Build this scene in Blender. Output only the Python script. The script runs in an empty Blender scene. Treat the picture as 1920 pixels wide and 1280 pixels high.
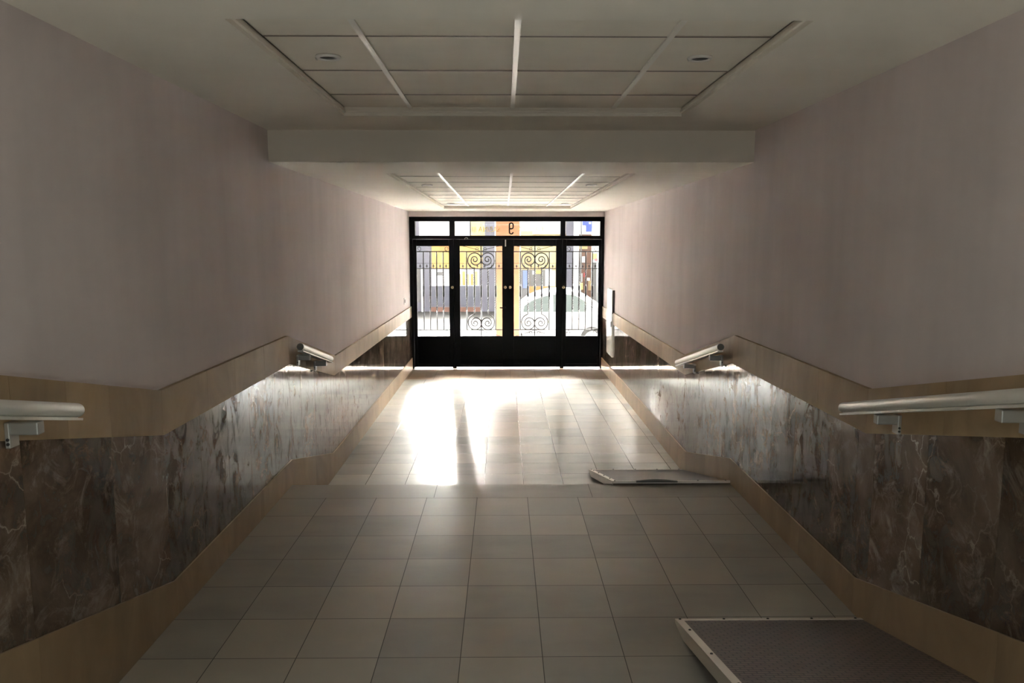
import bpy, math, random
from mathutils import Vector, Matrix

S = bpy.context.scene
COL = S.collection
random.seed(7)

# ------------------------------------------------------------------ camera
F = 1442.0
PITCH = math.radians(7.154)
YAW = math.radians(0.631)
cam_d = bpy.data.cameras.new('camera')
cam_d.sensor_width = 36.0
cam_d.lens = F / 1920.0 * 36.0
cam_d.clip_start = 0.05
cam_d.clip_end = 300
cam = bpy.data.objects.new('camera', cam_d)
COL.objects.link(cam)
cam.location = (-0.058, 0.0, 2.07)
cam.rotation_euler = (math.pi / 2 - PITCH, 0, -YAW)
S.camera = cam

# ------------------------------------------------------------------ light, exposure
S.view_settings.view_transform = 'Standard'
S.view_settings.look = 'None'
S.view_settings.gamma = 1.0
S.view_settings.use_curve_mapping = False
S.view_settings.exposure = 1.0
S.cycles.max_bounces = 14
S.cycles.diffuse_bounces = 8
S.cycles.glossy_bounces = 6
S.cycles.transparent_max_bounces = 16
S.cycles.caustics_reflective = True
S.cycles.sample_clamp_indirect = 80.0

SKY_BACK = 0.75      # dim sky over this building's own roof
SKY_FRONT = 520.0    # hazy bright sky ahead, above the shops opposite
w = bpy.data.worlds.new('sky')
S.world = w
w.use_nodes = True
wn = w.node_tree
bg = wn.nodes['Background']
_tc = wn.nodes.new('ShaderNodeTexCoord')
_sp = wn.nodes.new('ShaderNodeSeparateXYZ')
wn.links.new(_tc.outputs['Generated'], _sp.inputs[0])
_mr = wn.nodes.new('ShaderNodeMapRange')
_mr.interpolation_type = 'SMOOTHSTEP'
_mr.inputs['From Min'].default_value = 0.05
_mr.inputs['From Max'].default_value = 0.85
_mr.inputs['To Min'].default_value = SKY_BACK
_mr.inputs['To Max'].default_value = SKY_FRONT
wn.links.new(_sp.outputs['Y'], _mr.inputs['Value'])
wn.links.new(_mr.outputs[0], bg.inputs['Strength'])
bg.inputs['Color'].default_value = (1.0, 0.975, 0.945, 1)

def area(name, loc, rot, sx, sy, power, color, portal=False, spread=180):
    d = bpy.data.lights.new(name, 'AREA')
    d.shape = 'RECTANGLE'
    d.size = sx
    d.size_y = sy
    d.energy = power
    d.color = color
    d.spread = math.radians(spread)
    o = bpy.data.objects.new(name, d)
    o.location = loc
    o.rotation_euler = rot
    COL.objects.link(o)
    if portal:
        d.cycles.is_portal = True
    return o

# daylight portal in the doorway (guides sky sampling only) and two unseen fill lights added above and behind the camera
area('doorway_portal', (0, 12.98, 1.27), (-math.pi / 2, 0, 0), 3.2, 2.54, 1.0, (1, 1, 1), portal=True)
area('lobby_fill_light', (0, -2.2, 2.79), (0, 0, 0), 1.6, 1.6, 24.0, (0.76, 0.93, 1.0))  # added fill to lift the near walls and floor
area('floor_bounce_fill', (0, 0.3, 2.79), (0, 0, 0), 1.4, 0.8, 36.0, (0.84, 0.96, 1.0), spread=95)  # added light on the upper floor; its bounce brightens the near ceiling

# ------------------------------------------------------------------ node helpers
def mat(name):
    m = bpy.data.materials.new(name)
    m.use_nodes = True
    nt = m.node_tree
    b = nt.nodes['Principled BSDF']
    return m, nt, b

def nd(nt, t, **kw):
    n = nt.nodes.new(t)
    for k, v in kw.items():
        if k.startswith('i_'):
            key = k[2:].replace('_', ' ')
            n.inputs[key].default_value = v
        else:
            setattr(n, k, v)
    return n

def ramp(nt, stops, interp='LINEAR'):
    n = nt.nodes.new('ShaderNodeValToRGB')
    cr = n.color_ramp
    cr.interpolation = interp
    while len(cr.elements) < len(stops):
        cr.elements.new(0.5)
    for e, (p, c) in zip(cr.elements, stops):
        e.position = p
        e.color = (c, c, c, 1) if isinstance(c, (int, float)) else (*c, 1)
    return n

def mixc(nt, fac, a, b, mode='MIX'):
    n = nt.nodes.new('ShaderNodeMix')
    n.data_type = 'RGBA'
    n.blend_type = mode
    for sock, v in ((n.inputs[0], fac), (n.inputs[6], a), (n.inputs[7], b)):
        if isinstance(v, (int, float)):
            sock.default_value = v
        elif isinstance(v, tuple):
            sock.default_value = (*v, 1)
        else:
            nt.links.new(v, sock)
    return n.outputs[2]

def mth(nt, op, a, b=None):
    n = nt.nodes.new('ShaderNodeMath')
    n.operation = op
    for s, v in ((n.inputs[0], a), (n.inputs[1], b)):
        if v is None:
            continue
        if isinstance(v, (int, float)):
            s.default_value = v
        else:
            nt.links.new(v, s)
    return n.outputs[0]

def coords(nt):
    """world position, so that one pattern runs over a whole surface"""
    return nt.nodes.new('ShaderNodeNewGeometry').outputs['Position']

def scaled(nt, vec, s):
    n = nt.nodes.new('ShaderNodeMapping')
    n.inputs['Scale'].default_value = s
    nt.links.new(vec, n.inputs['Vector'])
    return n.outputs[0]

def noise(nt, vec, scale, detail=4.0, rough=0.55, dist=0.0):
    n = nt.nodes.new('ShaderNodeTexNoise')
    n.inputs['Scale'].default_value = scale
    n.inputs['Detail'].default_value = detail
    n.inputs['Roughness'].default_value = rough
    n.inputs['Distortion'].default_value = dist
    nt.links.new(vec, n.inputs['Vector'])
    return n.outputs['Fac']

def bump(nt, b, h, strength, dist=0.01):
    n = nt.nodes.new('ShaderNodeBump')
    n.inputs['Strength'].default_value = strength
    n.inputs['Distance'].default_value = dist
    nt.links.new(h, n.inputs['Height'])
    nt.links.new(n.outputs[0], b.inputs['Normal'])

def plain(name, c, rough=0.5, metal=0.0, spec=0.5, var=0.0, vs=8.0):
    m, nt, b = mat(name)
    b.inputs['Roughness'].default_value = rough
    b.inputs['Metallic'].default_value = metal
    b.inputs['Specular IOR Level'].default_value = spec
    b.inputs['Base Color'].default_value = (*c, 1)
    if var:
        f = noise(nt, coords(nt), vs, 4)
        r = ramp(nt, [(0.3, tuple(x * (1 - var) for x in c)), (0.7, tuple(min(1, x * (1 + var)) for x in c))])
        nt.links.new(f, r.inputs[0])
        nt.links.new(r.outputs[0], b.inputs['Base Color'])
    return m

M = {}

def paint(name, c, streak=0.05):
    m, nt, b = mat(name)
    p = coords(nt)
    n1 = noise(nt, p, 1.3, 4, 0.6)
    n2 = noise(nt, scaled(nt, p, (1.0, 2.4, 0.3)), 1.6, 3, 0.55)
    s = mth(nt, 'ADD', mth(nt, 'MULTIPLY', n1, 0.55), mth(nt, 'MULTIPLY', n2, 0.45))
    r = ramp(nt, [(0.34, tuple(x * (1 - streak) for x in c)), (0.64, tuple(min(1, x * (1 + streak)) for x in c))])
    nt.links.new(s, r.inputs[0])
    nt.links.new(r.outputs[0], b.inputs['Base Color'])
    b.inputs['Roughness'].default_value = 0.75
    b.inputs['Specular IOR Level'].default_value = 0.25
    bump(nt, b, noise(nt, p, 70, 3), 0.05, 0.004)
    return m

M['wall_paint'] = paint('wall_paint', (0.69, 0.615, 0.615), 0.085)
M['ceiling_paint'] = paint('ceiling_paint', (0.80, 0.755, 0.685), 0.035)
M['ceiling_tile'] = paint('ceiling_tile', (0.80, 0.745, 0.665), 0.06)
M['grid_metal'] = plain('grid_metal', (0.82, 0.79, 0.74), 0.36, 0.15)

def slab_rnd(nt):
    a = nt.nodes.new('ShaderNodeAttribute')
    a.attribute_name = 'slab'
    return a.outputs['Fac']

def shifted(nt, p, r, k):
    """move the pattern from slab to slab"""
    c = nt.nodes.new('ShaderNodeCombineXYZ')
    nt.links.new(mth(nt, 'MULTIPLY', r, k), c.inputs[0])
    nt.links.new(mth(nt, 'MULTIPLY', r, k * 1.7), c.inputs[2])
    a = nt.nodes.new('ShaderNodeVectorMath')
    nt.links.new(p, a.inputs[0])
    nt.links.new(c.outputs[0], a.inputs[1])
    return a.outputs[0]

def marble():
    m, nt, b = mat('emperador_marble')
    r = slab_rnd(nt)
    p = shifted(nt, coords(nt), r, 23.0)
    # clouds of dark and mid brown
    n1 = noise(nt, p, 2.6, 7, 0.62, 0.6)
    base = ramp(nt, [(0.32, (0.052, 0.034, 0.023)), (0.50, (0.098, 0.066, 0.045)), (0.68, (0.185, 0.135, 0.10))])
    nt.links.new(n1, base.inputs[0])
    # wandering pale veins
    nv = nt.nodes.new('ShaderNodeTexNoise')
    nv.inputs['Scale'].default_value = 3.0
    nv.inputs['Detail'].default_value = 8
    nt.links.new(p, nv.inputs['Vector'])
    sc = nt.nodes.new('ShaderNodeVectorMath')
    sc.operation = 'MULTIPLY_ADD'
    nt.links.new(nv.outputs['Color'], sc.inputs[0])
    sc.inputs[1].default_value = (0.6, 0.6, 0.6)
    nt.links.new(p, sc.inputs[2])
    vo = nt.nodes.new('ShaderNodeTexVoronoi')
    vo.feature = 'DISTANCE_TO_EDGE'
    vo.inputs['Scale'].default_value = 3.4
    nt.links.new(sc.outputs[0], vo.inputs['Vector'])
    vr = ramp(nt, [(0.0, 0.8), (0.006, 0.4), (0.022, 0.0)])
    nt.links.new(vo.outputs['Distance'], vr.inputs[0])
    gate = ramp(nt, [(0.48, 0.0), (0.60, 1.0)])
    nt.links.new(noise(nt, p, 2.2, 3), gate.inputs[0])
    vein = mth(nt, 'MULTIPLY', vr.outputs[0], gate.outputs[0])
    # fine broken flecks
    fl = ramp(nt, [(0.52, 0.0), (0.66, 1.0)])
    nt.links.new(noise(nt, p, 6, 9, 0.74, 1.0), fl.inputs[0])
    c1 = mixc(nt, mth(nt, 'MULTIPLY', vein, 0.75), base.outputs[0], (0.48, 0.40, 0.32))
    c2 = mixc(nt, mth(nt, 'MULTIPLY', fl.outputs[0], 0.5), c1, (0.36, 0.30, 0.25))
    k = mth(nt, 'ADD', mth(nt, 'MULTIPLY', r, 0.7), 0.65)
    cc = nt.nodes.new('ShaderNodeCombineColor')
    for i in range(3):
        nt.links.new(k, cc.inputs[i])
    c3 = mixc(nt, 1.0, c2, cc.outputs[0], 'MULTIPLY')
    nt.links.new(c3, b.inputs['Base Color'])
    rr = ramp(nt, [(0.35, 0.03), (0.7, 0.13)])
    nt.links.new(noise(nt, p, 5.5, 6, 0.65, 1.0), rr.inputs[0])
    nt.links.new(rr.outputs[0], b.inputs['Roughness'])
    b.inputs['IOR'].default_value = 1.75
    sp = ramp(nt, [(0.40, 0.08), (0.48, 0.5), (0.56, 0.9)])
    nt.links.new(noise(nt, scaled(nt, p, (1, 1, 0.55)), 8.0, 9, 0.68, 1.4), sp.inputs[0])
    nt.links.new(sp.outputs[0], b.inputs['Specular IOR Level'])
    bump(nt, b, noise(nt, p, 11, 8, 0.65, 0.8), 0.05, 0.006)
    return m

M['marble'] = marble()

def stone(name, c, rough):
    m, nt, b = mat(name)
    r = slab_rnd(nt)
    p = shifted(nt, coords(nt), r, 11.0)
    f = mth(nt, 'ADD', mth(nt, 'MULTIPLY', noise(nt, scaled(nt, p, (1, 1, 0.45)), 5.0, 6, 0.6, 0.8), 0.75), mth(nt, 'MULTIPLY', r, 0.25))
    rp = ramp(nt, [(0.32, tuple(x * 0.78 for x in c)), (0.52, c), (0.72, tuple(x * 1.2 for x in c))])
    nt.links.new(f, rp.inputs[0])
    nt.links.new(rp.outputs[0], b.inputs['Base Color'])
    b.inputs['Roughness'].default_value = rough
    b.inputs['Specular IOR Level'].default_value = 0.32
    bump(nt, b, noise(nt, p, 12, 4), 0.04, 0.004)
    return m

M['band_stone'] = stone('beige_band_stone', (0.37, 0.265, 0.155), 0.48)
M['skirting_stone'] = stone('beige_skirting_stone', (0.34, 0.24, 0.14), 0.40)

def floor_tiles(name, ox, oy, sx, sy, c, rough, spec=0.5, bmp=0.08):
    m, nt, b = mat(name)
    p = coords(nt)
    mp = nt.nodes.new('ShaderNodeMapping')
    mp.inputs['Location'].default_value = (-ox, -oy, 0)
    nt.links.new(p, mp.inputs['Vector'])
    br = nt.nodes.new('ShaderNodeTexBrick')
    br.offset = 0.0
    br.squash = 1.0
    br.inputs['Scale'].default_value = 1.0
    br.inputs['Mortar Size'].default_value = 0.0022
    br.inputs['Mortar Smooth'].default_value = 0.3
    br.inputs['Brick Width'].default_value = sx
    br.inputs['Row Height'].default_value = sy
    br.inputs['Color1'].default_value = (0, 0, 0, 1)
    br.inputs['Color2'].default_value = (1, 1, 1, 1)
    br.inputs['Mortar'].default_value = (0.5, 0.5, 0.5, 1)
    nt.links.new(mp.outputs[0], br.inputs['Vector'])
    sep = nt.nodes.new('ShaderNodeSeparateColor')
    nt.links.new(br.outputs['Color'], sep.inputs[0])
    rnd = sep.outputs[0]
    q = shifted(nt, p, rnd, 17.0)
    n1 = noise(nt, scaled(nt, q, (1, 2.2, 1)), 2.2, 4, 0.5, 0.3)
    tone = mth(nt, 'ADD', mth(nt, 'MULTIPLY', n1, 0.55), mth(nt, 'MULTIPLY', rnd, 0.45))
    rp = ramp(nt, [(0.2, (c[0] * .78, c[1] * .79, c[2] * .80)), (0.45, c), (0.8, (c[0] * 1.17, c[1] * 1.14, c[2] * 1.08))])
    nt.links.new(tone, rp.inputs[0])
    col = mixc(nt, br.outputs['Fac'], rp.outputs[0], (0.045, 0.035, 0.028))
    nt.links.new(col, b.inputs['Base Color'])
    b.inputs['Roughness'].default_value = rough
    n2 = noise(nt, scaled(nt, q, (1, 2.5, 1)), 22, 4, 0.6, 0.5)
    h = mth(nt, 'SUBTRACT', mth(nt, 'MULTIPLY', n2, 0.5), br.outputs['Fac'])
    bump(nt, b, h, bmp, 0.004)
    b.inputs['Specular IOR Level'].default_value = spec
    return m

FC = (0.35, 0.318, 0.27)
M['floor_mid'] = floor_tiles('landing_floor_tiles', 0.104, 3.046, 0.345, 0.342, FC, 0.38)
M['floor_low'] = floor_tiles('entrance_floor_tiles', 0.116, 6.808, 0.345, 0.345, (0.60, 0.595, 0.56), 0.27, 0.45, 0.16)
M['floor_door'] = floor_tiles('doorway_strip_tiles', 0.05, 11.77, 0.40, 0.26, (0.33, 0.25, 0.18), 0.40, 0.3)
M['floor_up'] = floor_tiles('lobby_floor_tiles', 0.104, 0.0, 0.345, 0.345, FC, 0.32)
M['nosing'] = floor_tiles('step_edge_slabs', -0.538, 4.0, 1.09, 3.0, FC, 0.38)

M['black_metal'] = plain('black_painted_iron', (0.003, 0.003, 0.004), 0.5, 0.0, 0.12)
M['black_iron'] = plain('black_wrought_iron', (0.006, 0.004, 0.004), 0.6, 0.0, 0.15)
M['brass'] = plain('brass', (0.85, 0.70, 0.46), 0.42, 0.9)
M['steel'] = plain('brushed_steel', (0.62, 0.61, 0.58), 0.30, 1.0)
M['alu'] = plain('satin_aluminium', (0.78, 0.78, 0.74), 0.34, 0.5)
M['alu_edge'] = plain('ramp_edge_aluminium', (0.70, 0.64, 0.56), 0.42, 0.6)
M['dark_cap'] = plain('dark_end_cap', (0.20, 0.205, 0.19), 0.5)
M['grey_bracket'] = plain('grey_bracket_metal', (0.50, 0.50, 0.47), 0.42, 0.7)
M['dark_hole'] = plain('dark_screw', (0.02, 0.02, 0.02), 0.5)
M['white_metal'] = plain('white_enamel', (0.72, 0.71, 0.69), 0.22)
M['white_plastic'] = plain('white_plastic', (0.70, 0.68, 0.65), 0.4)
M['lamp_glass'] = plain('unlit_lamp_glass', (0.04, 0.04, 0.033), 0.35)
M['gold_film'] = plain('gold_lettering', (0.62, 0.43, 0.12), 0.5)
M['dark_grey'] = plain('dark_grey_trim', (0.05, 0.035, 0.035), 0.5)

def rubber():
    m, nt, b = mat('ribbed_brown_rubber')
    p = coords(nt)
    br = nt.nodes.new('ShaderNodeTexBrick')
    br.inputs['Scale'].default_value = 1.0
    br.inputs['Mortar Size'].default_value = 0.0035
    br.inputs['Mortar Smooth'].default_value = 0.4
    br.inputs['Brick Width'].default_value = 0.046
    br.inputs['Row Height'].default_value = 0.023
    br.inputs['Color1'].default_value = (0.125, 0.088, 0.074, 1)
    br.inputs['Color2'].default_value = (0.155, 0.112, 0.094, 1)
    br.inputs['Mortar'].default_value = (0.035, 0.025, 0.022, 1)
    nt.links.new(p, br.inputs['Vector'])
    nt.links.new(br.outputs['Color'], b.inputs['Base Color'])
    b.inputs['Roughness'].default_value = 0.42
    bump(nt, b, mth(nt, 'SUBTRACT', 1.0, br.outputs['Fac']), 0.6, 0.004)
    return m
M['rubber'] = rubber()

def glass(name, tint=(0.97, 0.98, 0.97)):
    m = bpy.data.materials.new(name)
    m.use_nodes = True
    nt = m.node_tree
    nt.nodes.remove(nt.nodes['Principled BSDF'])
    out = nt.nodes['Material Output']
    t = nt.nodes.new('ShaderNodeBsdfTransparent')
    t.inputs[0].default_value = (*tint, 1)
    g = nt.nodes.new('ShaderNodeBsdfGlossy')
    g.inputs['Roughness'].default_value = 0.02
    fr = nt.nodes.new('ShaderNodeFresnel')
    fr.inputs[0].default_value = 1.35
    mx = nt.nodes.new('ShaderNodeMixShader')
    nt.links.new(fr.outputs[0], mx.inputs[0])
    nt.links.new(t.outputs[0], mx.inputs[1])
    nt.links.new(g.outputs[0], mx.inputs[2])
    nt.links.new(mx.outputs[0], out.inputs[0])
    return m
M['glass'] = glass('clear_glass')

# street colours
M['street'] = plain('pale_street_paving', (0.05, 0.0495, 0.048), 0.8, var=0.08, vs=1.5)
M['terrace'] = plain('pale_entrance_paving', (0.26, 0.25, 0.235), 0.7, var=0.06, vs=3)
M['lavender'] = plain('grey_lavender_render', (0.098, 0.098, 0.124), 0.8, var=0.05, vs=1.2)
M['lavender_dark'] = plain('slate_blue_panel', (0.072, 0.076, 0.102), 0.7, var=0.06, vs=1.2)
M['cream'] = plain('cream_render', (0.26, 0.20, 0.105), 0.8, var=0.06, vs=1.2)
M['yellow'] = plain('yellow_sign_panel', (0.30, 0.195, 0.05), 0.6, var=0.14, vs=2.4)
M['yellow_pale'] = plain('pale_yellow_panel', (0.30, 0.25, 0.115), 0.6, var=0.06, vs=2.4)
M['orange'] = plain('orange_panel', (0.30, 0.13, 0.03), 0.6, var=0.1, vs=3)
M['peach'] = plain('peach_pillar_render', (0.20, 0.092, 0.042), 0.7, var=0.04, vs=2)
M['white_wall'] = plain('white_render', (0.62, 0.62, 0.62), 0.8, var=0.03, vs=2)
M['pale_wall'] = plain('pale_upper_render', (0.78, 0.77, 0.74), 0.8, var=0.05, vs=1)
M['brown_wall'] = plain('brown_render', (0.11, 0.06, 0.042), 0.8, var=0.25, vs=4)
M['brick_band'] = plain('reddish_brown_base', (0.13, 0.066, 0.05), 0.8, var=0.1, vs=5)
M['blue'] = plain('blue_sign', (0.02, 0.03, 0.40), 0.7, 0.0, 0.1)
M['sky_blue'] = plain('blue_poster', (0.07, 0.11, 0.26), 0.5, var=0.2, vs=4)
M['pale_blue'] = plain('pale_blue_glass', (0.20, 0.25, 0.31), 0.15)
M['dark_facade'] = plain('dark_shopfront', (0.035, 0.035, 0.04), 0.4)
M['grey_facade'] = plain('grey_shutter', (0.075, 0.075, 0.075), 0.6, var=0.1, vs=3)
M['red'] = plain('red_disc', (0.25, 0.015, 0.02), 0.5)
M['sun_yellow'] = plain('bright_yellow_board', (0.34, 0.22, 0.015), 0.5)
M['car_paint'] = plain('white_car_paint', (0.50, 0.50, 0.50), 0.25)
M['car_glass'] = plain('car_window_glass', (0.062, 0.074, 0.073), 0.06, 0.0, 0.3)
M['tyre'] = plain('black_tyre', (0.02, 0.02, 0.02), 0.7)
M['car_rim'] = plain('car_wheel_rim', (0.32, 0.31, 0.31), 0.35, 0.6)
M['car_trim'] = plain('grey_door_seam', (0.16, 0.15, 0.15), 0.5)
M['tail_red'] = plain('red_lamp_plastic', (0.30, 0.03, 0.03), 0.25)
M['roof_dark'] = plain('dark_stone_front', (0.05, 0.047, 0.043), 0.8)

# ------------------------------------------------------------------ mesh helpers
ORIGIN = {}

def thing(name, label, cat, loc, group=None, kind=None):
    o = bpy.data.objects.new(name, None)
    COL.objects.link(o)
    o.location = loc
    o.empty_display_size = 0.1
    tag(o, label, cat, group, kind)
    ORIGIN[o] = Vector(loc)
    return o

def tag(o, label=None, cat=None, group=None, kind=None):
    if label:
        o['label'] = label
    if cat:
        o['category'] = cat
    if group:
        o['group'] = group
    if kind:
        o['kind'] = kind
    return o

def root_origin(p):
    while p is not None:
        if p in ORIGIN:
            return ORIGIN[p]
        p = p.parent
    return Vector((0, 0, 0))

class MB:
    def __init__(s):
        s.v, s.f, s.r, s.sm = [], [], [], []

    def face(s, pts, r=0.5, smooth=False):
        i = len(s.v)
        s.v += [tuple(p) for p in pts]
        s.f.append(tuple(range(i, i + len(pts))))
        s.r.append(r)
        s.sm.append(smooth)

    def box(s, x0, x1, y0, y1, z0, z1, r=0.5):
        i = len(s.v)
        s.v += [(x0, y0, z0), (x1, y0, z0), (x1, y1, z0), (x0, y1, z0), (x0, y0, z1), (x1, y0, z1), (x1, y1, z1), (x0, y1, z1)]
        for q in ((0, 3, 2, 1), (4, 5, 6, 7), (0, 1, 5, 4), (1, 2, 6, 5), (2, 3, 7, 6), (3, 0, 4, 7)):
            s.f.append(tuple(i + k for k in q))
            s.r.append(r)
            s.sm.append(False)
        return s

    def loft(s, rings, cap=True, smooth=True, r=0.5, closed=False):
        i = len(s.v)
        n = len(rings[0])
        for g in rings:
            s.v += [tuple(p) for p in g]
        m = len(rings)
        for a in range(m if closed else m - 1):
            b = (a + 1) % m
            for k in range(n):
                s.f.append((i + a * n + k, i + a * n + (k + 1) % n, i + b * n + (k + 1) % n, i + b * n + k))
                s.r.append(r)
                s.sm.append(smooth)
        if cap and not closed:
            s.f.append(tuple(i + k for k in range(n))[::-1])
            s.f.append(tuple(i + (m - 1) * n + k for k in range(n)))
            s.r += [r, r]
            s.sm += [False, False]
        return s

    def prism(s, poly, x0, x1, axis='x', r=0.5, smooth=False):
        """poly: list of 2-D points; extruded along axis"""
        if axis == 'x':
            f = lambda t, a, b: (t, a, b)
        elif axis == 'y':
            f = lambda t, a, b: (a, t, b)
        else:
            f = lambda t, a, b: (a, b, t)
        return s.loft([[f(x0, a, b) for a, b in poly], [f(x1, a, b) for a, b in poly]], r=r, smooth=smooth)

    def tube(s, path, rad, n=8, smooth=True, cap=True, twist=0.0):
        P = [Vector(p) for p in path]
        rings = []
        up = None
        for k, p in enumerate(P):
            d = (P[min(k + 1, len(P) - 1)] - P[max(k - 1, 0)]).normalized()
            if up is None:
                up = Vector((0, 0, 1)) if abs(d.z) < 0.9 else Vector((1, 0, 0))
            u = (up - d * up.dot(d)).normalized()
            up = u
            v = d.cross(u)
            rr = rad[k] if isinstance(rad, (list, tuple)) else rad
            rings.append([p + (u * math.cos(2 * math.pi * j / n + twist * k) + v * math.sin(2 * math.pi * j / n + twist * k)) * rr for j in range(n)])
        return s.loft(rings, cap=cap, smooth=smooth)

    def lathe(s, prof, c, axis='z', n=24, smooth=True):
        """prof: (radius, along) pairs"""
        rings = []
        for rd, t in prof:
            g = []
            for j in range(n):
                a = 2 * math.pi * j / n
                ca, sa = rd * math.cos(a), rd * math.sin(a)
                if axis == 'z':
                    g.append((c[0] + ca, c[1] + sa, c[2] + t))
                elif axis == 'y':
                    g.append((c[0] + ca, c[1] + t, c[2] + sa))
                else:
                    g.append((c[0] + t, c[1] + ca, c[2] + sa))
            rings.append(g)
        return s.loft(rings, smooth=smooth)

    def build(s, name, m, parent=None, bevel=0.0, loc=None):
        me = bpy.data.meshes.new(name)
        org = Vector(loc) if loc is not None else root_origin(parent)
        me.from_pydata([tuple(Vector(p) - org) for p in s.v], [], s.f)
        at = me.attributes.new('slab', 'FLOAT', 'FACE')
        at.data.foreach_set('value', s.r)
        me.polygons.foreach_set('use_smooth', s.sm)
        me.materials.append(m)
        import bmesh
        bm = bmesh.new()
        bm.from_mesh(me)
        bmesh.ops.recalc_face_normals(bm, faces=bm.faces)
        bm.to_mesh(me)
        bm.free()
        me.update()
        o = bpy.data.objects.new(name, me)
        COL.objects.link(o)
        if parent is not None:
            o.parent = parent
        elif loc is not None:
            o.location = org
            ORIGIN[o] = org
        if bevel:
            md = o.modifiers.new('edge', 'BEVEL')
            md.width = bevel
            md.segments = 2
            md.limit_method = 'ANGLE'
        return o

def struct(o, label, cat):
    return tag(o, label, cat, None, 'structure')

def interp(poly, y):
    for (y0, z0), (y1, z1) in zip(poly, poly[1:]):
        if y0 <= y <= y1:
            return z0 + (z1 - z0) * (y - y0) / (y1 - y0) if y1 > y0 else z1
    return poly[0][1] if y < poly[0][0] else poly[-1][1]

def strip(mb, top, bot, xa, xb, joints, gap=0.0012):
    """slabs between consecutive joints, following the bends of top and bottom lines"""
    for a, b in zip(joints, joints[1:]):
        a0, b0 = a + gap, b - gap
        ks = sorted(set([a0, b0] + [y for y, _ in top + bot if a0 < y < b0]))
        r = random.random()
        poly = [(y, interp(top, y)) for y in ks] + [(y, interp(bot, y)) for y in reversed(ks)]
        mb.prism(poly, xa, xb, 'x', r=r)

# ------------------------------------------------------------------ room shell
XW = 1.61        # painted wall face
YD = 12.80       # inner face of the entrance doors
Z1, Z2 = 0.35, 0.70
ZC_NEAR, ZC_FAR = 2.82, 2.615
YB = 5.22        # where the ceiling drops
YS = 5.40        # far edge of the landing

band_top = [(-4.0, 1.77), (1.93, 1.77), (3.40, 1.425), (5.43, 1.43), (6.95, 1.07), (12.8, 1.055)]
band_bot = [(-4.0, 1.565), (1.93, 1.565), (3.40, 1.22), (5.47, 1.222), (6.88, 0.90), (12.8, 0.875)]
skirt_top = [(-4.0, 0.92), (1.90, 0.92), (3.43, 0.52), (5.43, 0.53), (6.76, 0.215), (12.8, 0.19)]
skirt_bot = [(-4.0, 0.60), (1.80, 0.60), (1.81, 0.30), (5.30, 0.30), (5.31, -0.05), (12.8, -0.05)]

for sgn, side in ((-1, 'left'), (1, 'right')):
    a, b = sorted((sgn * XW, sgn * (XW + 0.25)))
    wall = MB().box(a, b, -4.0, 13.1, -0.3, 3.1).build('wall_' + side, M['wall_paint'])
    struct(wall, 'pinkish grey painted wall above the marble on the %s side of the hallway' % side, 'wall')
    # marble slabs
    mb = MB()
    j = [-4.0]
    y = -4.0
    fixed = {'left': [1.5, 1.95, 2.4, 2.95, 3.41, 3.82, 4.20, 4.57, 5.05, 5.45, 5.75],
             'right': [1.5, 2.02, 2.455, 2.90, 3.32, 3.48, 4.25, 4.63, 5.03, 5.43, 5.75]}[side]
    while y < 1.0:
        y += 0.5
        j.append(y)
    j = [q for q in j if q < 1.3] + fixed
    y = j[-1]
    while y < 12.4:
        y += random.choice((0.30, 0.36, 0.42, 0.34))
        j.append(min(y, 12.8))
    if j[-1] < 12.8:
        j.append(12.8)
    strip(mb, [(y, z + 0.004) for y, z in band_bot], [(y, z - 0.004) for y, z in skirt_top], *sorted((sgn * 1.594, sgn * (XW - 0.001))), j)
    cl = mb.build('marble_cladding', M['marble'], wall)
    tag(cl, 'dark brown veined marble slabs, polished')
    # beige band
    mb = MB()
    j = [-4, -3, -2, -1, 0, 1, 1.93, 2.36, 2.66, 2.95, 3.40, 3.93, 4.34, 4.88, 5.45, 5.9, 6.4, 6.92]
    if sgn > 0:
        j = [-4, -3, -2, -1, 0, 1, 1.93, 2.30, 2.80, 3.40, 3.95, 4.45, 4.95, 5.45, 5.95, 6.45, 6.92]
    while j[-1] < 12.4:
        j.append(j[-1] + 0.49)
    j[-1] = 12.8
    strip(mb, band_top, band_bot, *sorted((sgn * 1.588, sgn * (XW - 0.001))), j, 0.0008)
    o = mb.build('trim_1' if sgn < 0 else 'trim_2', M['band_stone'])
    struct(o, 'beige stone rail band bending along the %s wall above the marble' % side, 'wall trim')
    # skirting
    mb = MB()
    j = [-4, -2, 0, 1.2, 2.4, 3.43, 4.1, 4.75, 5.43, 6.1, 6.76, 7.4]
    while j[-1] < 12.3:
        j.append(j[-1] + 0.62)
    j[-1] = 12.8
    strip(mb, skirt_top, skirt_bot, *sorted((sgn * 1.585, sgn * (XW - 0.001))), j, 0.0006)
    o = mb.build('baseboard_' + side, M['skirting_stone'])
    struct(o, 'beige stone skirting along the foot of the %s marble wall' % side, 'skirting')

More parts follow.
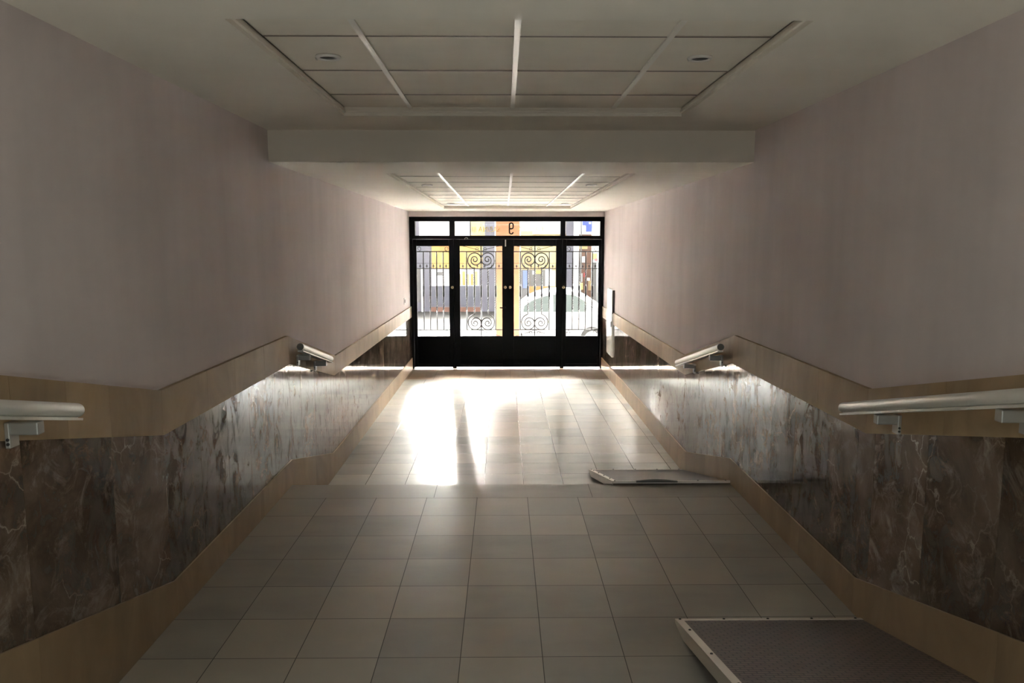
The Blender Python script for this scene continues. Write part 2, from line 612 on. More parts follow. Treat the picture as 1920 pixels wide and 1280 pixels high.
XF = 1.584
ds = MB().box(-XF, XF, 11.772, 12.98, -0.3, 0.0).build('floor', M['floor_door'])
struct(ds, 'strip of tan stone floor tiles along the foot of the doors', 'floor')
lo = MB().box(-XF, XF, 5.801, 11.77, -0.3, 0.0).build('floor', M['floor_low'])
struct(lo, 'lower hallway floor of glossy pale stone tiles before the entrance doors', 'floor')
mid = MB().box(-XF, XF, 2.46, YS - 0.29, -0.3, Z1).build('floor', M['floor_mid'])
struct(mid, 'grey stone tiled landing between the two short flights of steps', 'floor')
no = MB().box(-XF, XF, YS - 0.288, YS, -0.3, Z1).build('step_edge', M['nosing'], mid)
tag(no, 'row of long slabs along the edge of the landing')
st = MB().box(-XF, XF, YS + 0.001, YS + 0.40, -0.3, 0.175).build('step', M['nosing'])
struct(st, 'single stone step hidden beyond the far edge of the landing', 'step')
st = MB().box(-XF, XF, 1.80, 2.458, -0.3, 0.525).build('step', M['nosing'])
struct(st, 'stone step rising from the landing towards the lobby', 'step')
up = MB().box(-XF, XF, -4.0, 1.798, -0.3, Z2).build('floor', M['floor_up'])
struct(up, 'upper lobby floor of grey stone tiles at the top of the steps', 'floor')
bk = MB().box(-XW, XW, -4.25, -4.0, -0.3, 3.1).build('wall_back', M['wall_paint'])
struct(bk, 'painted end wall of the lobby facing the entrance doors', 'wall')

def ring_slab(mb, x0, x1, y0, y1, hx0, hx1, hy0, hy1, z0, z1):
    mb.box(x0, x1, y0, hy0, z0, z1)
    mb.box(x0, x1, hy1, y1, z0, z1)
    mb.box(x0, hx0, hy0, hy1, z0, z1)
    mb.box(hx1, x1, hy0, hy1, z0, z1)

# near ceiling with its recessed tile tray
def tray(root_label, x0, x1, y0, y1, z0, z1, zt, cx, cys, hx0, hx1, hy0, hy1, lip):
    mb = MB()
    ring_slab(mb, x0, x1, y0, y1, hx0, hx1, hy0, hy1, z0, z1)
    c = mb.build('ceiling', M['ceiling_paint'])
    struct(c, root_label, 'ceiling')
    # stepped plaster lip round the opening
    mb = MB()
    for q in ((hx0, hx0 + lip, hy0, hy1), (hx1 - lip, hx1, hy0, hy1), (hx0 + lip, hx1 - lip, hy0, hy0 + lip), (hx0 + lip, hx1 - lip, hy1 - lip, hy1)):
        mb.box(*q, z0 + 0.018, z0 + 0.03)
    mb.build('recess_lip', M['ceiling_paint'], c)
    xs = [hx0 + 0.002] + cx + [hx1 - 0.002]
    ys = [hy0 + 0.002] + cys + [hy1 - 0.002]
    g = 0.005
    for i in range(len(xs) - 1):
        for k in range(len(ys) - 1):
            MB().box(xs[i] + g, xs[i + 1] - g, ys[k] + g / 2, ys[k + 1] - g / 2, zt + 0.002 + 0.003 * random.random(), zt + 0.02).build('ceiling_tile', M['ceiling_tile'], c)
    for i, x in enumerate(cx):
        wd = 0.012
        MB().box(x - wd, x + wd, hy0 + lip, hy1 - lip, zt - 0.006, zt + 0.001).build('grid_bar', M['grid_metal'], c)
    for y in cys:
        MB().box(hx0 + lip, hx1 - lip, y - 0.004, y + 0.004, zt - 0.001, zt + 0.0015).build('grid_bar', M['dark_joint'], c)
    MB().box(hx0 - 0.2, hx1 + 0.2, hy0 - 0.2, hy1 + 0.2, zt + 0.06, zt + 0.10).build('void_cover', M['ceiling_paint'], c)
    return c

M['dark_joint'] = plain('shadow_joint_metal', (0.22, 0.19, 0.17), 0.5)
tray('near ceiling of warm grey plaster with a wide recessed tile panel', -XW, XW, -4.0, YB, ZC_NEAR, ZC_NEAR + 0.05, 2.865,
     [-0.598, -0.005, 0.586], [3.085, 3.673, 4.243], -0.990, 0.990, 2.70, 4.645, 0.012)
tray('lower ceiling before the doors with a long recessed tile panel', -XW, XW, YB, 13.1, ZC_FAR, ZC_FAR + 0.045, 2.655,
     [-0.59, 0.010, 0.598], [6.77, 7.39, 8.01, 8.63, 9.25, 9.87, 10.5, 11.3], -0.962, 0.962, 6.03, 11.81, 0.012)
dr = MB().box(-XW, XW, YB - 0.012, YB, ZC_FAR, 2.95).build('trim_3', M['ceiling_paint'])
struct(dr, 'grey vertical face where the ceiling drops across the hallway', 'ceiling edge')
rf = MB().box(-XW - 0.25, XW + 0.25, -4.25, 13.1, 2.99, 3.2).build('ceiling_slab', M['ceiling_paint'])
struct(rf, 'concrete slab hidden above both plaster ceilings', 'ceiling slab')

# ------------------------------------------------------------------ downlights
def downlight(x, y, z, label, group):
    t = thing('ceiling_downlight', label, 'ceiling light', (x, y, z), group)
    MB().lathe([(0.052, 0.0), (0.054, -0.005), (0.050, -0.010), (0.040, -0.0115), (0.037, -0.008), (0.037, 0.0)], (x, y, z), 'z', 28).build('trim_ring', M['white_plastic'], t)
    MB().lathe([(0.001, -0.0095), (0.026, -0.0085), (0.036, -0.006), (0.036, 0.0)], (x, y, z), 'z', 24).build('lamp_lens', M['lamp_glass'], t)
    cl = MB()
    cl.tube([(x - 0.047, y, z - 0.017), (x - 0.052, y, z - 0.012), (x - 0.054, y, z - 0.004)], 0.003, 6)
    cl.build('spring_clip', M['steel'], t)
    return t

downlight(-0.803, 3.41, 2.867, 'round unlit downlight on the left of the near ceiling panel', 'recessed downlights')
downlight(0.785, 3.41, 2.867, 'round unlit downlight on the right of the near ceiling panel', 'recessed downlights')
downlight(-0.806, 7.70, 2.657, 'small downlight left of the far ceiling panel, nearer of the pair', 'recessed downlights')
downlight(0.806, 7.66, 2.657, 'small downlight right of the far ceiling panel, nearer of the pair', 'recessed downlights')
downlight(-0.803, 11.05, 2.657, 'tiny downlight by the doors on the left of the ceiling panel', 'recessed downlights')
downlight(0.82, 11.05, 2.657, 'tiny downlight by the doors on the right of the ceiling panel', 'recessed downlights')

# ------------------------------------------------------------------ entrance: wall over the doors, frame, transoms, leaves
lt = MB().box(-XW, XW, YD - 0.02, YD + 0.28, 2.531, ZC_FAR).build('wall_front', M['wall_paint'])
struct(lt, 'narrow plaster strip of wall over the black entrance doors', 'wall')

fr = MB()
FY0, FY1 = YD + 0.042, YD + 0.10
fr.box(-1.609, -1.555, YD, FY1, 0.0, 2.53)
fr.box(1.566, 1.609, YD, FY1, 0.0, 2.53)
fr.box(-1.555, 1.566, YD, FY1, 2.454, 2.53)
fr.box(-1.555, 1.566, YD, FY1, 2.165, 2.222)
for a, b in ((-0.95, -0.862), (0.884, 0.966)):
    fr.box(a, b, YD, FY1, 2.222, 2.454)
fr.box(-1.555, -1.515, YD, FY1, 2.222, 2.454)
fr.box(1.541, 1.566, YD, FY1, 2.222, 2.454)
fr.box(-0.916, -0.849, FY0, FY1, 0.0, 2.165)
fr.box(0.888, 0.957, FY0, FY1, 0.0, 2.165)
frame = fr.build('trim_4', M['black_metal'])
struct(frame, 'black iron frame around the entrance doors and the glass above them', 'door frame')

def text_mesh(body, size, x, y, z, width, height, depth=0.004, mirror=True):
    cu = bpy.data.curves.new('lettering', 'FONT')
    cu.body = body
    cu.size = 1.0
    cu.extrude = 0.5
    to = bpy.data.objects.new('lettering', cu)
    COL.objects.link(to)
    dg = bpy.context.evaluated_depsgraph_get()
    me = bpy.data.meshes.new_from_object(to.evaluated_get(dg))
    bpy.data.objects.remove(to)
    xs = [v.co.x for v in me.vertices]
    ys = [v.co.y for v in me.vertices]
    x0, x1, y0, y1 = min(xs), max(xs), min(ys), max(ys)
    for v in me.vertices:
        u = (v.co.x - x0) / (x1 - x0)
        if mirror:
            u = 1 - u
        v.co = Vector((x + u * width, y + v.co.z * depth, z + (v.co.y - y0) / (y1 - y0) * height))
    return me

def lettering(name, me, m, parent, label=None):
    me.materials.clear()
    me.materials.append(m)
    o = bpy.data.objects.new(name, me)
    COL.objects.link(o)
    o.parent = parent
    tag(o, label)
    return o

GY = YD + 0.055
panes = [(-1.515, -0.95, 'left clear glass pane above the entrance doors'),
         (-0.862, 0.884, 'wide middle glass pane over the doors with a black number 9'),
         (0.966, 1.541, 'right clear glass pane above the entrance doors')]
wins = []
for i, (a, b, lab) in enumerate(panes):
    wv = MB().box(a, b, GY, GY + 0.006, 2.222, 2.454).build('window_%d' % (i + 1), M['glass'])
    struct(wv, lab, 'window')
    wins.append(wv)

# the number nine, seen from behind, as an iron strip on the pane
nine = MB()
cx9, w9 = 0.071, 0.030
pts = []
for k in range(0, 13):          # lower hook
    a = math.radians(0 - 180 * k / 12)
    pts.append((cx9 + w9 * math.cos(a), 2.281 + 0.030 * math.sin(a)))
pts.append((cx9 - w9, 2.31))
pts.append((cx9 - w9, 2.395))
for k in range(1, 13):
    a = math.radians(180 - 180 * k / 12)
    pts.append((cx9 + w9 * math.cos(a), 2.398 + 0.030 * math.sin(a)))
pts.append((cx9 + w9, 2.365))
for k in range(1, 10):
    a = math.radians(0 - 100 * k / 9)
    pts.append((cx9 + w9 * math.cos(a), 2.357 + 0.022 * math.sin(a)))
pts.append((cx9 - w9, 2.336))
nine.tube([(x, GY - 0.006, z) for x, z in pts], 0.0115, 8)
tag(nine.build('house_number', M['black_iron'], wins[1]), 'black mirrored number nine')
lettering('lettering', text_mesh('SABINA III', 1, -0.575, GY - 0.004, 2.282, 0.46, 0.088), M['gold_film'], wins[1], 'gold letters SABINA III seen from behind')
lettering('lettering', text_mesh('EDIFICIO', 1, 0.19, GY - 0.004, 2.305, 0.41, 0.062), M['gold_film'], wins[1], 'gold letters EDIFICIO seen from behind')

BAR = 0.0095

def twisted(mb, x, z0, z1, y):
    n = max(4, int(abs(z1 - z0) / 0.008))
    mb.tube([(x, y, z0 + (z1 - z0) * k / n) for k in range(n + 1)], 0.0135, 4, smooth=False, twist=0.32)

def bar_part(x, za, zb, y, parent, twist=True):
    mb = MB()
    if twist:
        mb.tube([(x, y, za), (x, y, 0.99)], BAR, 6)
        twisted(mb, x, 0.99, 1.20, y)
        mb.lathe([(0.008, 1.20), (0.019, 1.225), (0.017, 1.29), (0.013, 1.31), (0.017, 1.33), (0.019, 1.385), (0.008, 1.41)], (x, y, 0), 'z', 8)
        twisted(mb, x, 1.41, 1.70, y)
        mb.tube([(x, y, 1.70), (x, y, zb)], BAR, 6)
    else:
        mb.tube([(x, y, za), (x, y, zb)], BAR, 6)
    return mb.build('bar', M['black_iron'], parent)

def rod(name, pts, r, parent, n=6):
    return MB().tube(pts, r, n).build(name, M['black_iron'], parent)

def scroll(cx, cz, sgn, vert, y, parent):
    """C scroll: leaves its bar, swings outwards and rolls up; sgn mirrors sideways, vert mirrors up-down"""
    key = [(-95, .144), (-135, .128), (-180, .112), (-225, .112), (-270, .113), (-315, .110), (-360, .106), (-405, .098), (-450, .086),
           (-495, .070), (-540, .058), (-585, .054), (-630, .052), (-675, .047), (-720, .042), (-765, .036), (-810, .030), (-900, .022), (-990, .012)]
    pts = []
    for (a0, r0), (a1, r1) in zip(key, key[1:]):
        for k in range(4):
            t = k / 4
            a, r = math.radians(a0 + (a1 - a0) * t), r0 + (r1 - r0) * t
            pts.append((cx + sgn * r * math.cos(a), y, cz + vert * r * math.sin(a)))
    mb = MB().tube(pts, 0.0095, 6)
    mb.lathe([(0.001, -0.012), (0.012, -0.006), (0.012, 0.006), (0.001, 0.012)], (cx + sgn * 0.112, y, cz), 'x', 8)
    mb.build('scroll', M['black_iron'], parent)

def finial(x, z, y, parent):
    mb = MB()
    mb.tube([(x, y, z - 0.038), (x, y, z + 0.030)], 0.005, 5)
    mb.lathe([(0.001, -0.022), (0.015, 0.0), (0.001, 0.024)], (x, y, z), 'z', 6)
    mb.tube([(x - 0.017, y, z - 0.004), (x + 0.017, y, z - 0.004)], 0.006, 5)
    mb.build('finial', M['black_iron'], parent)

def leaf(idx, x0, x1, gx0, gx1, label, kind, lock_x):
    z0, z1, g0, g1 = 0.031, 2.164, 0.554, 2.05
    L0, L1 = YD + 0.002, YD + 0.040
    mb = MB()
    mb.box(x0, gx0, L0, L1, z0, z1)
    mb.box(gx1, x1, L0, L1, z0, z1)
    mb.box(gx0, gx1, L0, L1, g1, z1)
    mb.box(gx0, gx1, L0, L1, 0.50, g0)
    mb.box(gx0, gx1, L0, L1, z0, 0.085)
    d = mb.build('door_%d' % idx, M['black_metal'], bevel=0.003)
    struct(d, label, 'door')
    mb = MB().box(gx0 - 0.005, gx1 + 0.005, L0 + 0.014, L1 - 0.006, 0.08, 0.505)
    mb.build('kick_panel', M['black_metal'], d)
    MB().box(gx0 - 0.008, gx1 + 0.008, L0 + 0.012, L0 + 0.018, g0 - 0.008, g1 + 0.008).build('glass_pane', M['glass'], d)
    y = L1 + 0.006
    # ironwork on the street side of the pane
    gr = MB().tube([(gx0 - 0.02, y, 1.96), (gx1 + 0.02, y, 1.96)], 0.009, 6).build('grille', M['black_iron'], d)
    rod('crossbar', [(gx0 - 0.02, y, 0.657), (gx1 + 0.02, y, 0.657)], 0.009, gr)
    rod('crossbar', [(gx0 - 0.02, y, 1.68), (gx1 + 0.02, y, 1.68)], 0.0065, gr)
    rod('crossbar', [(gx0 - 0.02, y, 1.765), (gx1 + 0.02, y, 1.765)], 0.0028, gr)
    W = gx1 - gx0
    if kind == 'side':
        xs = [gx0 + W * t for t in (0.2, 0.405, 0.61, 0.815)]
        for x in xs:
            bar_part(x, 0.657, 1.96, y, gr)
        for k in range(5):
            xa = gx0 + W * (0.1 + 0.205 * k)
            if gx0 < xa < gx1:
                finial(xa - (0.01 if k == 4 else 0), 1.722, y, gr)
        for sx, xx in ((1, gx0), (-1, gx1)):
            for sz, zz in ((1, 1.965), (-1, 0.652)):
                pts = []
                for k in range(15):
                    a = math.radians(-90 + 26 * k)
                    r = 0.042 - 0.0022 * k
                    pts.append((xx + sx * (0.035 + r * math.cos(a)), y, zz + sz * (0.045 + r * math.sin(a))))
                rod('corner_curl', pts, 0.0055, gr, 5)
    else:
        c = (gx0 + gx1) / 2
        bar_part(c, g0, g1, y, gr)
        for dx in (-0.241, 0.241):
            bar_part(c + dx, 0.657, 1.96, y, gr)
        for dx in (-0.114, 0.114):
            bar_part(c + dx, 0.912, 1.682, y, gr)
        for s in (-1, 1):
            scroll(c + s * 0.107, 1.826, (1 if s < 0 else -1), 1, y, gr)
            scroll(c + s * 0.107, 0.771, (1 if s < 0 else -1), -1, y, gr)
        for vz, zc, ze in ((1, 1.965, 2.055), (-1, 0.652, 0.556)):
            for s in (-1, 1):
                pts = []
                for k in range(9):
                    t = k / 8
                    pts.append((c + s * (0.012 + 0.30 * t), y, zc + (ze - zc) * (t ** 0.75)))
                rod('brace', pts, 0.005, gr, 5)
                pts = []
                for k in range(12):
                    a = math.radians(-60 + 32 * k)
                    r = 0.030 - 0.0016 * k
                    pts.append((c + s * (0.062 + r * math.cos(a)), y, zc + vz * (0.040 + r * math.sin(a))))
                rod('corner_curl', pts, 0.005, gr, 5)
            MB().lathe([(0.001, -0.018), (0.015, 0.0), (0.001, 0.018)], (c, y, zc + vz * 0.045), 'z', 8).build('knot', M['black_iron'], gr)
        for k in (-3, -2, -1, 0, 1, 2, 3):
            xa = c + 0.120 * k + 0.058
            if gx0 + 0.01 < xa < gx1 - 0.01:
                finial(xa, 1.722, y, gr)
    # lock
    lk = MB().lathe([(0.024, 0.0), (0.024, -0.006), (0.017, -0.010), (0.010, -0.010)], (lock_x, L0, 1.37), 'y', 20).build('lock', M['brass'], d)
    MB().box(lock_x - 0.003, lock_x + 0.003, L0 - 0.013, L0 - 0.010, 1.36, 1.38).build('keyhole', M['dark_hole'], lk)
    return d

d1 = leaf(1, -1.553, -0.884, -1.495, -0.960, 'black door leaf at the left end with barred glass', 'side', -0.907)
d2 = leaf(2, -0.881, 0.018, -0.781, -0.079, 'black door leaf left of the middle with scrolled ironwork', 'main', -0.028)
d3 = leaf(3, 0.021, 0.920, 0.115, 0.813, 'black door leaf right of the middle with scrolled ironwork', 'main', 0.051)
d4 = leaf(4, 0.923, 1.564, 0.988, 1.521, 'black door leaf at the right end with barred glass', 'side', 0.940)
L0 = YD + 0.002
MB().box(-0.034, -0.014, L0 - 0.012, L0, 2.045, 2.155).build('slide_bolt', M['steel'], d2)
hb = MB()
hb.lathe([(0.022, 0.0), (0.022, -0.012), (0.012, -0.016)], (-0.03, L0, 1.03), 'y', 14)
hb.tube([(-0.03, L0 - 0.014, 1.03), (-0.03, L0 - 0.045, 1.03), (-0.055, L0 - 0.05, 1.03), (-0.12, L0 - 0.05, 1.035)], 0.009, 8)
hb.build('door_handle', M['black_metal'], d2)
cb = MB()
cb.tube([(-0.70, L0 - 0.008, 2.168), (-0.685, L0 - 0.02, 2.186), (-0.665, L0 - 0.02, 2.188), (-0.645, L0 - 0.008, 2.175)], 0.005, 6)
cb.build('closer_hook', M['steel'], d2)
MB().box(0.003, 0.034, L0 - 0.016, L0, 0.034, 2.16).build('meeting_strip', M['black_metal'], d3)

# ------------------------------------------------------------------ handrails
def handrail(label, sgn, yA, zA, yB, zB, brackets, group, style):
    """the rail runs from (yA,zA) to (yB,zB) beside one wall"""
    x = sgn * 1.510
    t = thing('handrail', label, 'handrail', (x, yA, zA), group)
    A, B = Vector((x, yA, zA)), Vector((x, yB, zB))
    d = (B - A).normalized()
    n = Vector((0, -d.z, d.y))
    if n.z < 0:
        n = -n
    R = 0.0245
    L = (B - A).length
    rings_t = [0, 0.004, 0.012, 0.02, L - 0.02, L - 0.012, L - 0.004, L]
    rad = [R * .55, R * .8, R * .95, R, R, R * .95, R * .8, R * .55]
    rl = MB().tube([A + d * q for q in rings_t], rad, 24)
    rl.build('rail', M['steel'] if style == 'far' else M['alu'], t)
    # flat bar under the tube
    fb = MB()
    sx = Vector((1, 0, 0))
    ring = lambda q: [A + d * q + sx * a + n * b for a, b in ((-0.020, -0.034), (0.020, -0.034), (0.020, -0.026), (-0.020, -0.026))]
    fb.loft([ring(0.012), ring(L - 0.012)], smooth=False)
    wb = lambda q: [A + d * q + sx * a + n * b for a, b in ((-0.007, -0.027), (0.007, -0.027), (0.007, -0.018), (-0.007, -0.018))]
    fb.loft([wb(0.02), wb(L - 0.02)], smooth=False)
    fb.build('under_bar', M['alu'], t)
    if style == 'far':
        cp = MB().tube([A - d * 0.002, A + d * 0.006], R * 1.01, 24)
        tag(cp.build('end_cap', M['dark_cap'], t), 'dark grey end cap')
    wx = sgn * 1.588
    for q in brackets:
        c = A + d * q
        zt = c.z - 0.034 / max(0.5, n.z)
        y = c.y
        br = MB()
        # arm from under the rail to the wall
        xa, xb = sorted((sgn * 1.488, wx - sgn * 0.004))
        br.box(xa, xb, y - 0.018, y + 0.018, zt - 0.044, zt - 0.004)
        o = br.build('bracket', M['grey_bracket'], t, bevel=0.004)
        xa, xb = sorted((wx - sgn * 0.0155, wx))
        pl = MB().box(xa, xb, y - 0.024, y + 0.024, zt - 0.085, zt - 0.004)
        pl.build('wall_plate', M['grey_bracket'], o, bevel=0.003)
        for zz in (zt - 0.071, zt - 0.057):
            s = MB().lathe([(0.005, 0.0), (0.005, -0.003), (0.003, -0.0035)], (wx - sgn * 0.010, y - 0.0240, zz), 'y', 10)
            s.build('screw', M['dark_hole'], o)
        if style == 'far':
            for zz in (zt - 0.012, zt - 0.080):
                MB().lathe([(0.001, -0.014), (0.008, -0.012), (0.010, 0.0)], (wx - sgn * 0.008, y - 0.02, zz), 'y', 10).build('bolt', M['steel'], o)
    return t

handrail('short steel handrail on the left wall over the far steps', -1, 5.46, 1.349, 6.42, 1.118, [0.20, 0.72], 'steel handrails', 'far')
handrail('short steel handrail on the right wall over the far steps', 1, 5.49, 1.338, 6.86, 1.015, [0.22, 1.05], 'steel handrails', 'far')
handrail('silver handrail tube on the near left wall', -1, 1.70, 1.72, 2.60, 1.508, [0.66, 0.12], 'steel handrails', 'near')
handrail('long silver handrail tube on the near right wall', 1, 1.70, 1.755, 3.48, 1.322, [1.46, 0.66], 'steel handrails', 'near')

# ------------------------------------------------------------------ wheelchair ramps
def ramp_thing(label, yA, zA, yB, zB, x0, x1, near):
    """sheet from its high end (yB... ) to its low end, rubber top with metal edging"""
    t = thing('wheelchair_ramp', label, 'ramp', (x0, min(yA, yB), min(zA, zB)), 'wheelchair ramps')
    A, B = Vector((0, yA, zA)), Vector((0, yB, zB))
    d = (B - A).normalized()
    n = Vector((0, -d.z, d.y))
    if n.z < 0:
        n = -n
    L = (B - A).length
    def plate(xa, xb, q0, q1, h0, h1):
        r = lambda q: [A + d * q + n * h + Vector((x, 0, 0)) for x, h in ((xa, h0), (xb, h0), (xb, h1), (xa, h1))]
        return MB().loft([r(q0), r(q1)], smooth=False)
    plate(x0 + 0.006, x1, 0.0, L, -0.012, -0.002).build('deck', M['alu_edge'], t)
    plate(x0 + 0.030, x1 - 0.002, 0.022, L - 0.022, -0.001, 0.003).build('rubber_mat', M['rubber'], t)
    e = plate(x0, x0 + 0.034, 0.0, L, -0.002, 0.0055)
    s1 = plate(x0, x0 + 0.005, 0.0, L, -0.050, 0.0)
    e.loft([s1.v[0:4], s1.v[4:8]], smooth=False)
    e.build('side_edge', M['alu_edge'], t)
    ends = [plate(x0 + 0.034, x1, 0.0, 0.026, -0.002, 0.0055), plate(x0 + 0.034, x1, L - 0.026, L, -0.002, 0.0055)]
    for k, pe in enumerate(ends):
        pe.build('end_strip', M['alu_edge'], t)
    m = 5
    for k in range(m):
        x = x0 + 0.02 + (x1 - x0 - 0.05) * k / (m - 1)
        for q in (0.013, L - 0.013):
            c = A + d * q + n * 0.0055 + Vector((x, 0, 0))
            MB().lathe([(0.006, 0.0), (0.006, 0.003), (0.003, 0.0045)], c, 'z', 8).build('screw', M['dark_hole'], t)
    for q in (0.20, 0.55, 0.9, 1.25):
        if q < L:
            c = A + d * q + n * 0.0055 + Vector((x0 + 0.02, 0, 0))
            MB().lathe([(0.006, 0.0), (0.006, 0.003), (0.003, 0.0045)], c, 'z', 8).build('screw', M['dark_hole'], t)
    return t

r1 = ramp_thing('dark ribbed rubber ramp rising from the landing in the lower right corner', 3.335, 0.363, 1.765, 0.737, 0.727, 1.583, True)
r2 = ramp_thing('metal edged ramp over the far steps beside the right wall', 6.87, 0.014, 5.385, 0.371, 0.727, 1.583, False)
# worn lip bulging up at its top edge
bl = MB()
rings = []
for k in range(13):
    tt = k / 12
    hh = 0.004 + 0.014 * math.sin(math.pi * tt)
    xx = 0.90 + 0.30 * tt
    rings.append([(xx, 5.380, 0.366), (xx, 5.405, 0.366), (xx, 5.402, 0.372 + hh * 0.9), (xx, 5.384, 0.372 + hh * 0.8)])
bl.loft(rings)
tag(bl.build('lip_patch', M['dark_cap'], r2), 'dark patch on the top edge')

# ------------------------------------------------------------------ small wall things by the doors
t = thing('wall_cabinet', 'tall narrow white cabinet on the right wall beside the doors', 'cabinet', (1.575, 11.5, 0.38))
MB().box(1.576, 1.609, 11.50, 12.08, 0.38, 1.40).build('body', M['white_metal'], t, bevel=0.004)
dd = MB().box(1.570, 1.5755, 11.52, 12.06, 0.40, 1.38).build('door', M['white_metal'], t)
MB().box(1.562, 1.570, 11.55, 11.57, 0.84, 0.92).build('handle', M['dark_grey'], dd)
MB().box(1.5745, 1.608, 11.494, 11.4995, 1.04, 1.395).build('edge_trim', M['dark_grey'], t)

t = thing('doorbell_button', 'small white push button plate on the left wall near the doors', 'button', (-1.61, 12.0, 1.20))
MB().box(-1.609, -1.598, 11.96, 12.04, 1.15, 1.25).build('plate', M['white_plastic'], t, bevel=0.003)
MB().box(-1.598, -1.593, 11.985, 12.015, 1.175, 1.225).build('push_button', M['dark_grey'], t)

# ------------------------------------------------------------------ the street
o = MB().box(-3.2, 3.2, 12.985, 16.3, -0.5, -0.004).build('terrace', M['terrace'])
struct(o, 'pale paved terrace just outside the entrance doors', 'terrace')
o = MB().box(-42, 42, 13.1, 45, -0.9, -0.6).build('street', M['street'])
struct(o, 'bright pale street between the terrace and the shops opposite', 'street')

p = thing('pillar', 'peach painted pillar just outside the middle of the doors', 'pillar', (0.024, 15.2, -0.004))
MB().box(-0.205, 0.255, 15.0, 15.4, -0.004, 2.98).build('shaft', M['peach'], p, bevel=0.01)
MB().box(-0.235, 0.285, 14.97, 15.43, -0.004, 0.10).build('plinth', M['white_wall'], p)
for a, b in ((-0.228, -0.207), (0.257, 0.278)):
    MB().box(a, b, 15.03, 15.3, 0.10, 2.98).build('corner_strip', M['white_wall'], p)

YF = 31.0
def bpart(par, name, m, *q):
    return MB().box(*q).build(name, m, par)

b1 = thing('shop_building', 'grey lavender shop with a yellow sign across the street, behind the left doors', 'building', (-1.5, YF, -0.6))
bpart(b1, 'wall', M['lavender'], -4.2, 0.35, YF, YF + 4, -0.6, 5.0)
bpart(b1, 'upper_storey', M['pale_wall'], -4.2, -2.80, YF + 0.01, YF + 4, 5.0, 9.6)
bpart(b1, 'upper_storey', M['pale_wall'], -2.10, 0.35, YF + 0.01, YF + 4, 5.0, 9.6)
bpart(b1, 'sign_panel', M['yellow'], -2.92, -0.90, YF - 0.12, YF - 0.001, 1.12, 2.15)
bpart(b1, 'upper_panel', M['white_wall'], -3.4, -1.4, YF - 0.10, YF - 0.001, 2.25, 4.0)
bpart(b1, 'upper_panel', M['yellow_pale'], -1.35, -0.80, YF - 0.14, YF - 0.001, 2.30, 3.05)
bpart(b1, 'upper_panel', M['orange'], -2.6, -2.05, YF - 0.14, YF - 0.121, 1.85, 2.12)
wn_ = bpart(b1, 'shop_window', M['white_wall'], -2.94, -1.03, YF - 0.06, YF - 0.001, 0.44, 1.10)
for k in range(7):
    xx = -2.2 + 0.165 * k
    bpart(wn_, 'window_poster', M['yellow' if k % 2 else 'yellow_pale'], xx, xx + 0.11, YF - 0.075, YF - 0.061, 0.46, 0.92 + 0.1 * (k % 3 == 0))
bpart(wn_, 'window_poster', M['grey_facade'], -2.75, -2.5, YF - 0.075, YF - 0.061, 0.85, 1.0)
bpart(b1, 'lower_wall', M['lavender_dark'], -2.94, -1.03, YF - 0.03, YF - 0.001, -0.36, 0.43)
bpart(b1, 'base_course', M['brick_band'], -3.0, -1.0, YF - 0.08, YF - 0.001, -0.6, -0.42)
bpart(b1, 'dark_doorway', M['grey_facade'], -3.75, -3.40, YF - 0.05, YF - 0.001, -0.22, 1.12)
bpart(b1, 'drain_pipe', M['white_wall'], -3.36, -3.29, YF - 0.12, YF - 0.03, -0.6, 1.1)

b2 = thing('shop_building', 'cream building with a blue poster across the street, behind the right doors', 'building', (1.4, YF, -0.6))
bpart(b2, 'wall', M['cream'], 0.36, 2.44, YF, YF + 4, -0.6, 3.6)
bpart(b2, 'upper_storey', M['pale_wall'], 0.36, 2.44, YF + 0.01, YF + 4, 3.6, 9.6)
bpart(b2, 'shopfront', M['dark_facade'], 0.60, 1.02, YF - 0.05, YF - 0.001, -0.6, 1.08)
bpart(b2, 'blue_poster', M['sky_blue'], 0.72, 0.90, YF - 0.08, YF - 0.051, 0.35, 1.05)
wn_ = bpart(b2, 'shop_window', M['grey_facade'], 1.03, 1.62, YF - 0.05, YF - 0.001, 0.30, 1.08)
bpart(wn_, 'sign', M['yellow'], 1.24, 1.50, YF - 0.09, YF - 0.051, 0.92, 1.06)
bpart(wn_, 'sign', M['white_wall'], 1.10, 1.21, YF - 0.09, YF - 0.051, 0.90, 1.04)
bpart(b2, 'display_counter', M['orange'], 0.98, 2.05, YF - 0.25, YF - 0.02, -0.2, 0.42)
bpart(b2, 'window_glass', M['pale_blue'], 1.62, 1.80, YF - 0.06, YF - 0.001, 0.42, 1.10)
bpart(b2, 'window_glass', M['pale_blue'], 1.88, 2.02, YF - 0.06, YF - 0.001, 0.30, 1.05)
bpart(b2, 'post', M['white_wall'], 1.80, 1.87, YF - 0.10, YF - 0.001, -0.6, 1.1)
bpart(b2, 'sign_panel', M['yellow_pale'], 1.10, 2.2, YF - 0.10, YF - 0.001, 1.22, 2.05)
bpart(b2, 'fascia', M['white_wall'], 0.40, 2.42, YF - 0.14, YF - 0.001, 2.5, 3.1)
bpart(b2, 'fascia', M['yellow_pale'], 0.55, 1.1, YF - 0.16, YF - 0.141, 2.32, 2.62)

